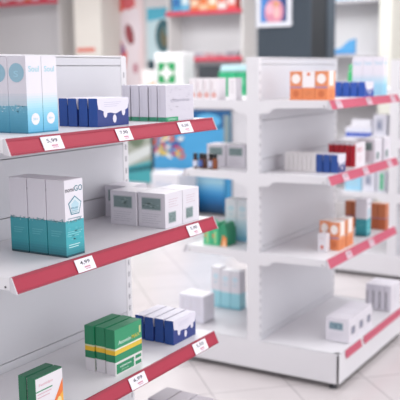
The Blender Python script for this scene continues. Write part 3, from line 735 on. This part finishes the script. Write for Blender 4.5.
# ------------------------------------------------------------------ wall shelving at the back
def wall_unit(label, x0, x1, shelves, back='#d6d4d6', post=True, depth=.35, rail='#cf3d55'):
    y1 = 9.44; y0 = y1-depth
    r = empty('wall_shelving', ((x0+x1)/2, y1, 0), label, 'shelving'); cx = (x0+x1)/2
    def B(mb, a, b, c, d, e, f, m): mb.box(a-cx, b-cx, c-y1, d-y1, e, f, m)
    mb = MB(); B(mb, x0, x1, y1-.02, y1-.001, .1, 3.0, M(back, .5)); mb.build('back_panel', r)
    mb = MB(); B(mb, x0, x1, y0, y1-.02, .0, .15, STEEL); mb.build('base', r)
    for X in (x0, x1-.03):
        mb = MB(); B(mb, X, X+.03, y0+.03, y1-.02, .15, 3.0, M('#dedad8', .5)); mb.build('side_panel', r)
    for z, rl in shelves:
        mb = MB(); B(mb, x0+.03, x1-.03, y0, y1-.02, z-.03, z, STEEL); mb.build('shelf', r)
        if rl: mb = MB(); B(mb, x0+.0, x1-.0, y0-.012, y0-.001, z-.05, z+.005, M(rail, .4)); mb.build('price_rail', r)
    return r
wall_unit('back wall shelving left of the pale pillar, mostly hidden by the nearest unit', -9.6, -7.88, ((.6, True), (1.1, True), (1.55, False), (2.57, True)))
wall_unit('back wall shelving with two red-edged shelves above the green packs', -6.06, -4.94, ((.6, True), (1.14, True), (1.72, True), (2.30, True)))
wall_unit('back wall shelving right of the dark column', -4.15, -3.17, ((.6, True), (1.2, False), (1.72, False), (2.33, False)), back='#dddbdd')
def pack(label, group, x, z, w, h, c, c2=None, y=9.12, d=.12, name='medicine_box'):
    r = empty(name, (x, y, z+.0005), label, 'box', group)
    mb = MB(); mb.box(0, w, 0, d, 0, h, M(c, .5)); F = Face(mb, (0, 0, 0), (1, 0, 0), (0, 0, 1), .001)
    if c2: F.rect(w*.1, h*.3, w*.9, h*.7, M(c2, .5))
    mb.build('carton_body', r)
random.seed(8)
def rowp(x0, x1, z, cols, hs, lab, grp):
    n = len(cols); st = (x1-x0)/n
    for i, c in enumerate(cols):
        pack(f'{lab}, {(ORD+["ninth","tenth","eleventh","twelfth"])[i]} from the left', grp, x0+i*st, z, st*.92, hs[i % len(hs)], c[0], c[1])
rowp(-9.15, -7.95, 2.57, [('#c9505a', '#e8d9dc'), ('#e5dde0', '#d5606a'), ('#d36a72', '#f0e6e8'), ('#e9e3e6', '#c0404e'), ('#d98a4f', '#e8e0dc'), ('#e5dde0', '#c95a66'), ('#c9505a', '#f0e0e0'), ('#dfd5da', '#b94a58')], (.16, .2, .14, .18), 'red or white carton on the upper left wall shelf', 'cartons on the upper left wall shelf')
rowp(-5.98, -5.03, 2.30, [('#4fa6d0', '#2f6fb0'), ('#6fb8d8', '#d9e8ee'), ('#e8763f', '#f3d7b8'), ('#f0c8a0', '#e8763f'), ('#ee9a55', '#f6e6d2'), ('#e8e0dc', '#e86a4f'), ('#e25a4f', '#f3dcd8')], (.24, .3, .2, .26), 'bright carton on the high wall shelf behind the first aid box', 'cartons on the high wall shelf')
rowp(-5.98, -5.03, 1.72, [('#b8b2c4', '#5c6a9a'), ('#d9c9cc', '#a04a5a'), ('#cfc9cf', '#8a8494'), ('#d9c9cc', '#a04a5a'), ('#cdbfc4', '#8c5a66'), ('#b8b2b8', '#6c6474')], (.06, .05, .07), 'low carton on the lower red-edged wall shelf', 'low cartons on the lower wall shelf')
rowp(-4.1, -3.22, 2.33, [('#e87a6a', '#f3d7c8'), ('#4568b8', '#d9e0f0'), ('#8fc6e2', '#e8f0f4'), ('#a9d2e6', '#e4879a'), ('#b4d8ea', '#e8eef2')], (.2, .16, .18), 'carton on the wall shelf right of the dark column', 'cartons right of the dark column')
r = empty('blue_display', (-3.78, 9.1, 1.7205), 'blue fin-shaped display card on the wall shelf right of the dark column', 'display')
mb = MB(); mb.prism([(0, 0), (.30, 0), (.30, .17), (.22, .15), (.13, .07), (0, .04)], 'y', 0, .04, M('#5aa6dc', .5)); mb.build('fin_card', r)
mb = MB(); mb.box(0, .30, -.02, .06, 0, .012, M('#2f78c0', .5)); mb.build('foot', r)
# green packets pegged on a narrow strip beside the red poster
r = empty('clip_strip', (-7.26, 9.44, 0.8), 'narrow hanging strip left of the red poster', 'strip')
mb = MB(); mb.box(-.055, .055, -.012, 0, 0, 2.2, M('#c8cfc4', .5)); mb.build('backing_strip', r)
for z in (1.2, 1.6, 2.0): 
    mb = MB(); mb.lathe([(.004, 0), (.004, .06)], 0, 0, M('#8a8f94', .4), 8); o = mb.build('peg', r, (0, -.072, z-.8)); o.rotation_euler = (R(-90), 0, 0)
for i, z in enumerate((1.75, 2.18)):
    r = empty('green_packet', (-7.26, 9.40, z), ('lower', 'upper')[i] + ' green packet hanging left of the red poster', 'packet', 'green packets left of the red poster')
    mb = MB(); mb.box(-.05, .05, -.035, 0, 0, .16, M('#a3d8a0', .5)); F = Face(mb, (-.05, -.035, 0), (1, 0, 0), (0, 0, 1), .001); F.oval(.05, .09, .035, .045, M('#5fc878', .5)); F.oval(.05, .05, .03, .02, M('#d8d86a', .5), 1); mb.build('packet_body', r)
    mb = MB(); mb.box(-.05, .05, -.022, -.014, .1605, .19, M('#e0e6dc', .5)); mb.build('header_card', r)
